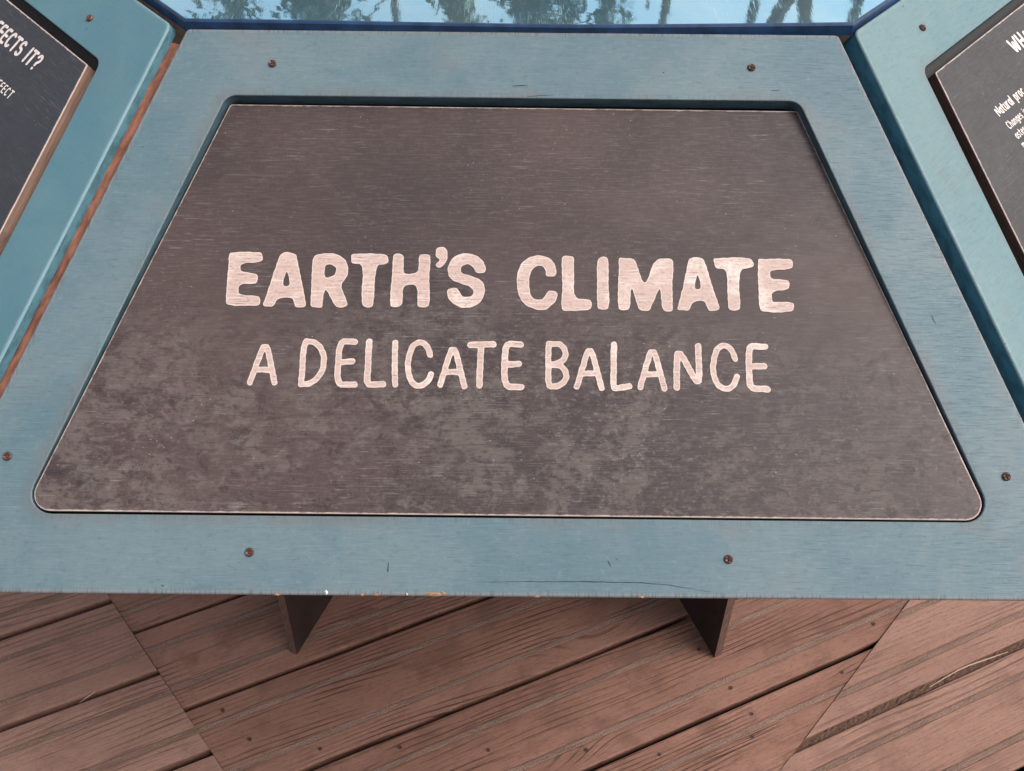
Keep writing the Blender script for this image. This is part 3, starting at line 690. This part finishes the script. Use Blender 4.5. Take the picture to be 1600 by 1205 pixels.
# cracks, splits and chips in the centre frame
def ribbon(name, pts, w, mat, parent, z=.0003):
    V = []; F = []
    P = []
    for a, b in zip(pts, pts[1:]):
        n = max(1, int(math.dist(a, b) / .004))
        for j in range(n): P.append((a[0] + (b[0] - a[0]) * j / n, a[1] + (b[1] - a[1]) * j / n + rng.uniform(-.0002, .0002)))
    P.append(pts[-1])
    for i, p in enumerate(P):
        q = P[min(i + 1, len(P) - 1)]; o_ = P[max(i - 1, 0)]; d = Vector((q[0] - o_[0], q[1] - o_[1])).normalized()
        ww = w * (.25 + .75 * math.sin(math.pi * (i + .3) / (len(P) - .4))) * rng.uniform(.6, 1.2)
        V += [(p[0] - d.y * ww, p[1] + d.x * ww, z), (p[0] + d.y * ww, p[1] - d.x * ww, z)]
    for i in range(len(P) - 1): F.append((i * 2, i * 2 + 1, i * 2 + 3, i * 2 + 2))
    return link(name, mesh_of(name, V, F), parent, (mat,))
ribbon("crack", [(-.02, .0095), (.003, .0100), (.060, .0104), (.0939, .0099), (.1112, .0083), (.137, .0043)], .0002, 'crack', mid)
ribbon("crack", [(-.0807, .0220), (-.0809, .0160)], .00045, 'crack', mid)
ribbon("crack", [(.115, .3895), (.1158, .3890)], .0006, 'crack', mid)
for u, v, du, dv in ((.012, .368, .020, .0015), (.0, .3765, .012, .0008), (.068, .0245, .002, -.004), (.197, .375, .006, .0006), (.303, .20, .003, -.007)):
    ribbon("scratch", [(u, v), (u + du * .5, v + dv * .6), (u + du, v + dv)], .00022, 'crack', mid)
def chip(u, v, r, rx, mat, parent):
    V = [(0, 0, .0009)]; n = 11
    for i in range(n):
        w = 2 * math.pi * i / n; q = rng.uniform(.55, 1.15); V.append((r * rx * q * math.cos(w), r * q * math.sin(w), rng.uniform(-.0006, .0002)))
    link("chip", mesh_of("chip", V, [(0, 1 + i, 1 + (i + 1) % n) for i in range(n)]), parent, (mat,), (u, v, 0))
chip(-.1217, .0022, .0014, 1.5, 'chip', mid); chip(-.0500, .0016, .0017, 3.4, 'raw', mid); chip(-.0430, .0020, .0018, 1.2, 'raw', mid); chip(-.0675, .0012, .0011, .7, 'chip', mid)
for u in (-.155, -.098, -.088, .02, .09): chip(u, rng.uniform(.0003, .001), .0009, rng.uniform(1.5, 3), 'raw', mid)

# ---------------------------------------------------------------- supports under the joints
T8 = math.tan(math.pi / 8)
def leg(s, label, depth, hw):
    e = link("support_leg"); tag(e, label, "table leg", "plywood legs under the panel joints")
    ang = math.radians(24.0); bx, by = s * .3252, -.7330
    e.location = (bx, by, 0); e.rotation_euler = (0, 0, s * ang)
    # local +y runs inwards along the leg
    top = lambda y: TZ + (1 - (.795 - y) * math.cos(math.pi / 8)) * math.tan(AL) - .045
    w = .0065; Y1 = .50
    V = []
    for x in (-w, w): V += [(x, 0, 0), (x, Y1, 0), (x, Y1, top(Y1)), (x, .13 * top(.10), top(.10))]
    F = [(0, 3, 2, 1), (4, 5, 6, 7), (0, 4, 7, 3), (1, 2, 6, 5), (3, 7, 6, 2), (0, 1, 5, 4)]
    link("fin", mesh_of("fin", V, F, [0, 0, 1, 1, 1, 1]), e, ('fin_face', 'fin_edge'))
    # batten carrying the two panels along their joint
    b = link("batten"); b.parent = e
    a0 = Vector((s * T8 * .995, -.995, TZ)); a1 = Vector((s * T8 * .630, -.630, TZ + .370 * math.tan(AL)))
    d = (a1 - a0).normalized(); sx = d.cross(Vector((0, 0, 1))).normalized(); up = sx.cross(d)
    V = []; N = 60
    for i in range(N + 1):
        c = a0.lerp(a1, i / N) - up * depth
        for q, (x, z) in enumerate(((-hw, -.05), (-hw, -.001), (-hw * .85, 0), (-hw * .3, .0006), (hw * .3, .0006), (hw * .85, 0), (hw, -.001), (hw, -.05))):
            V.append(c + sx * x + up * (z + (rng.uniform(-.0006, .0006) if 1 < q < 6 else 0)))
    F = [(i * 8 + q, i * 8 + q + 1, i * 8 + 9 + q, i * 8 + 8 + q) for i in range(N) for q in range(7)] + [tuple(range(7, -1, -1)), tuple(N * 8 + q for q in range(8))]
    inv = (Matrix.Translation(e.location) @ Matrix.Rotation(s * ang, 4, 'Z')).inverted()
    b.parent = None; bpy.data.objects.remove(b)
    link("batten", mesh_of("batten", [inv @ v for v in V], F), e, ('batten',))
leg(-1, "dark plywood leg and batten under the joint beside the AFFECTS IT? panel", .0092, .0068)
leg(1, "dark plywood leg and batten under the joint beside the panel starting WHAT", .0168, .0068)

# ---------------------------------------------------------------- mirror top
zt = TZ + .1915 + .005
near = [(-.2507, -.6210), (-.18, -.6214), (-.0979, -.6224), (-.02, -.6232), (.0486, -.6236), (.13, -.6212), (.20, -.6185), (.2632, -.6158)]
loop = list(near)
for k in range(1, 7):
    a = -math.pi / 2 + math.pi / 8 + k * math.pi / 4; loop.append((.006 + .672 * math.cos(a), .672 * math.sin(a)))
rings = [(1.0, -.010), (1.0, -.0016), (.9985, -.0003), (.9965, 0)]
V = []; F = []; MI = []; n = len(loop)
for s, z in rings: V += [(x * s, y * s, z) for x, y in loop]
for r in range(3):
    for i in range(n): F.append((r * n + i, r * n + (i + 1) % n, (r + 1) * n + (i + 1) % n, (r + 1) * n + i)); MI.append(1)
F.append(tuple(3 * n + i for i in range(n))); MI.append(0); F.append(tuple(range(n - 1, -1, -1))); MI.append(1)
mt = link("mirror_top", mesh_of("mirror_top", V, F, MI), None, ('mirror', 'navy'), (0, 0, zt))
tag(mt, "scratched blue mirrored sheet topping the table behind the panels", "mirror")
# ---------------------------------------------------------------- trees that the mirror reflects
def tree(x, y, h, r, zc, label, n_leaf, lean=0.0, fork=False, seed=1):
    R = random.Random(seed); e = link("tree"); e.location = (x, y, -.12); tag(e, label, "tree", "trees beyond the table")
    V = []; F = []
    def tube(p, q, r0, r1, bend=0.0, N=8):
        p, q = Vector(p), Vector(q); base = len(V); b = Vector((R.uniform(-1, 1), R.uniform(-1, 1), 0)) * bend
        for i in range(N + 1):
            f = i / N; c = p.lerp(q, f) + b * math.sin(math.pi * f); rr = r0 + (r1 - r0) * f
            for k in range(7): V.append((c.x + rr * math.cos(k * .8976), c.y + rr * math.sin(k * .8976), c.z))
        for i in range(N):
            for k in range(7): F.append((base + i * 7 + k, base + i * 7 + (k + 1) % 7, base + i * 7 + 7 + (k + 1) % 7, base + i * 7 + 7 + k))
    if fork:
        tube((0, 0, 0), (0, 0, zc - .5), .20, .13, .05); tube((0, 0, zc - .6), (-.55, .1, h), .10, .03, .08); tube((0, 0, zc - .6), (.5, -.1, h), .10, .03, .08)
    else: tube((0, 0, 0), (lean, 0, h), max(.11, r * .14), .05, .12)
    for i in range(14 if n_leaf else 5):
        z = R.uniform(h * .4, h * .95); a = R.uniform(0, 6.28); L = max(.5, r) * R.uniform(.5, .95)
        tube((lean * z / h, 0, z), (lean * z / h + L * math.cos(a), L * math.sin(a), z + L * R.uniform(.2, .9)), .035, .008, .08, 5)
    link("trunk", mesh_of("trunk", V, F), e, ('bark',))
    if n_leaf:
        V = []; F = []
        cl = [(R.gauss(0, .42) * r, R.gauss(0, .42) * r, R.uniform(h * .42, h * 1.02), R.uniform(.16, .36) * max(r, .8)) for _ in range(46)]
        for i in range(n_leaf):
            cx, cy, cz, cr = R.choice(cl); c = Vector((cx + R.gauss(0, .5) * cr, cy + R.gauss(0, .5) * cr, cz + R.gauss(0, .6) * cr))
            d = Vector((R.gauss(0, 1), R.gauss(0, 1), R.gauss(0, 1))).normalized(); s = d.orthogonal().normalized(); l = R.uniform(.05, .10); b = len(V)
            V += [c - d * l, c + s * l * .45, c + d * l, c - s * l * .45]; F.append((b, b + 1, b + 2, b + 3))
        link("crown", mesh_of("crown", V, F), e, ('leaf',))
for i, (dx, dy, D, h, r, nl, lean, fork, lab) in enumerate((
    (-.33, .944, 10, 7.6, .40, 1500, .0, False, "slender leafy tree mirrored in the corner of the blue sheet by the AFFECTS IT? panel"),
    (-.235, .972, 9, 7.8, .6, 5200, .1, False, "bushy tree mirrored in the blue sheet, first of the dense ones"),
    (-.165, .986, 11, 7.4, .10, 0, .25, False, "bare thin sapling mirrored between two bushy trees"),
    (-.075, .997, 9, 8.2, .8, 6500, .0, False, "widest bushy tree mirrored in the middle of the blue sheet"),
    (.035, .999, 10, 8.0, .6, 5000, -.1, False, "bushy tree mirrored beside the widest one"),
    (.118, .993, 9.5, 7.2, .33, 1800, .0, False, "narrow leafy tree mirrored beside open bright sky"),
    (-.300, .954, 11, 8.2, .3, 0, -.5, False, "leaning bare sapling mirrored between the slender tree and the first bushy one"),
    (.180, .984, 12, 9.0, .3, 0, .1, False, "bare sapling mirrored alone in the widest stretch of bright sky"),
    (.289, .957, 10, 7.6, .35, 0, .05, False, "bare straight sapling mirrored in bright sky"),
    (.334, .943, 9, 7.0, .6, 0, .0, True, "forked bare tree mirrored near the corner of the blue sheet"),
    (.376, .927, 10, 7.8, .35, 0, .3, False, "leaning bare sapling mirrored beside the forked tree"))):
    tree(dx * D, -.6 + dy * D, h, r, .97 + .54 * D, lab, nl, lean, fork, 20 + i)
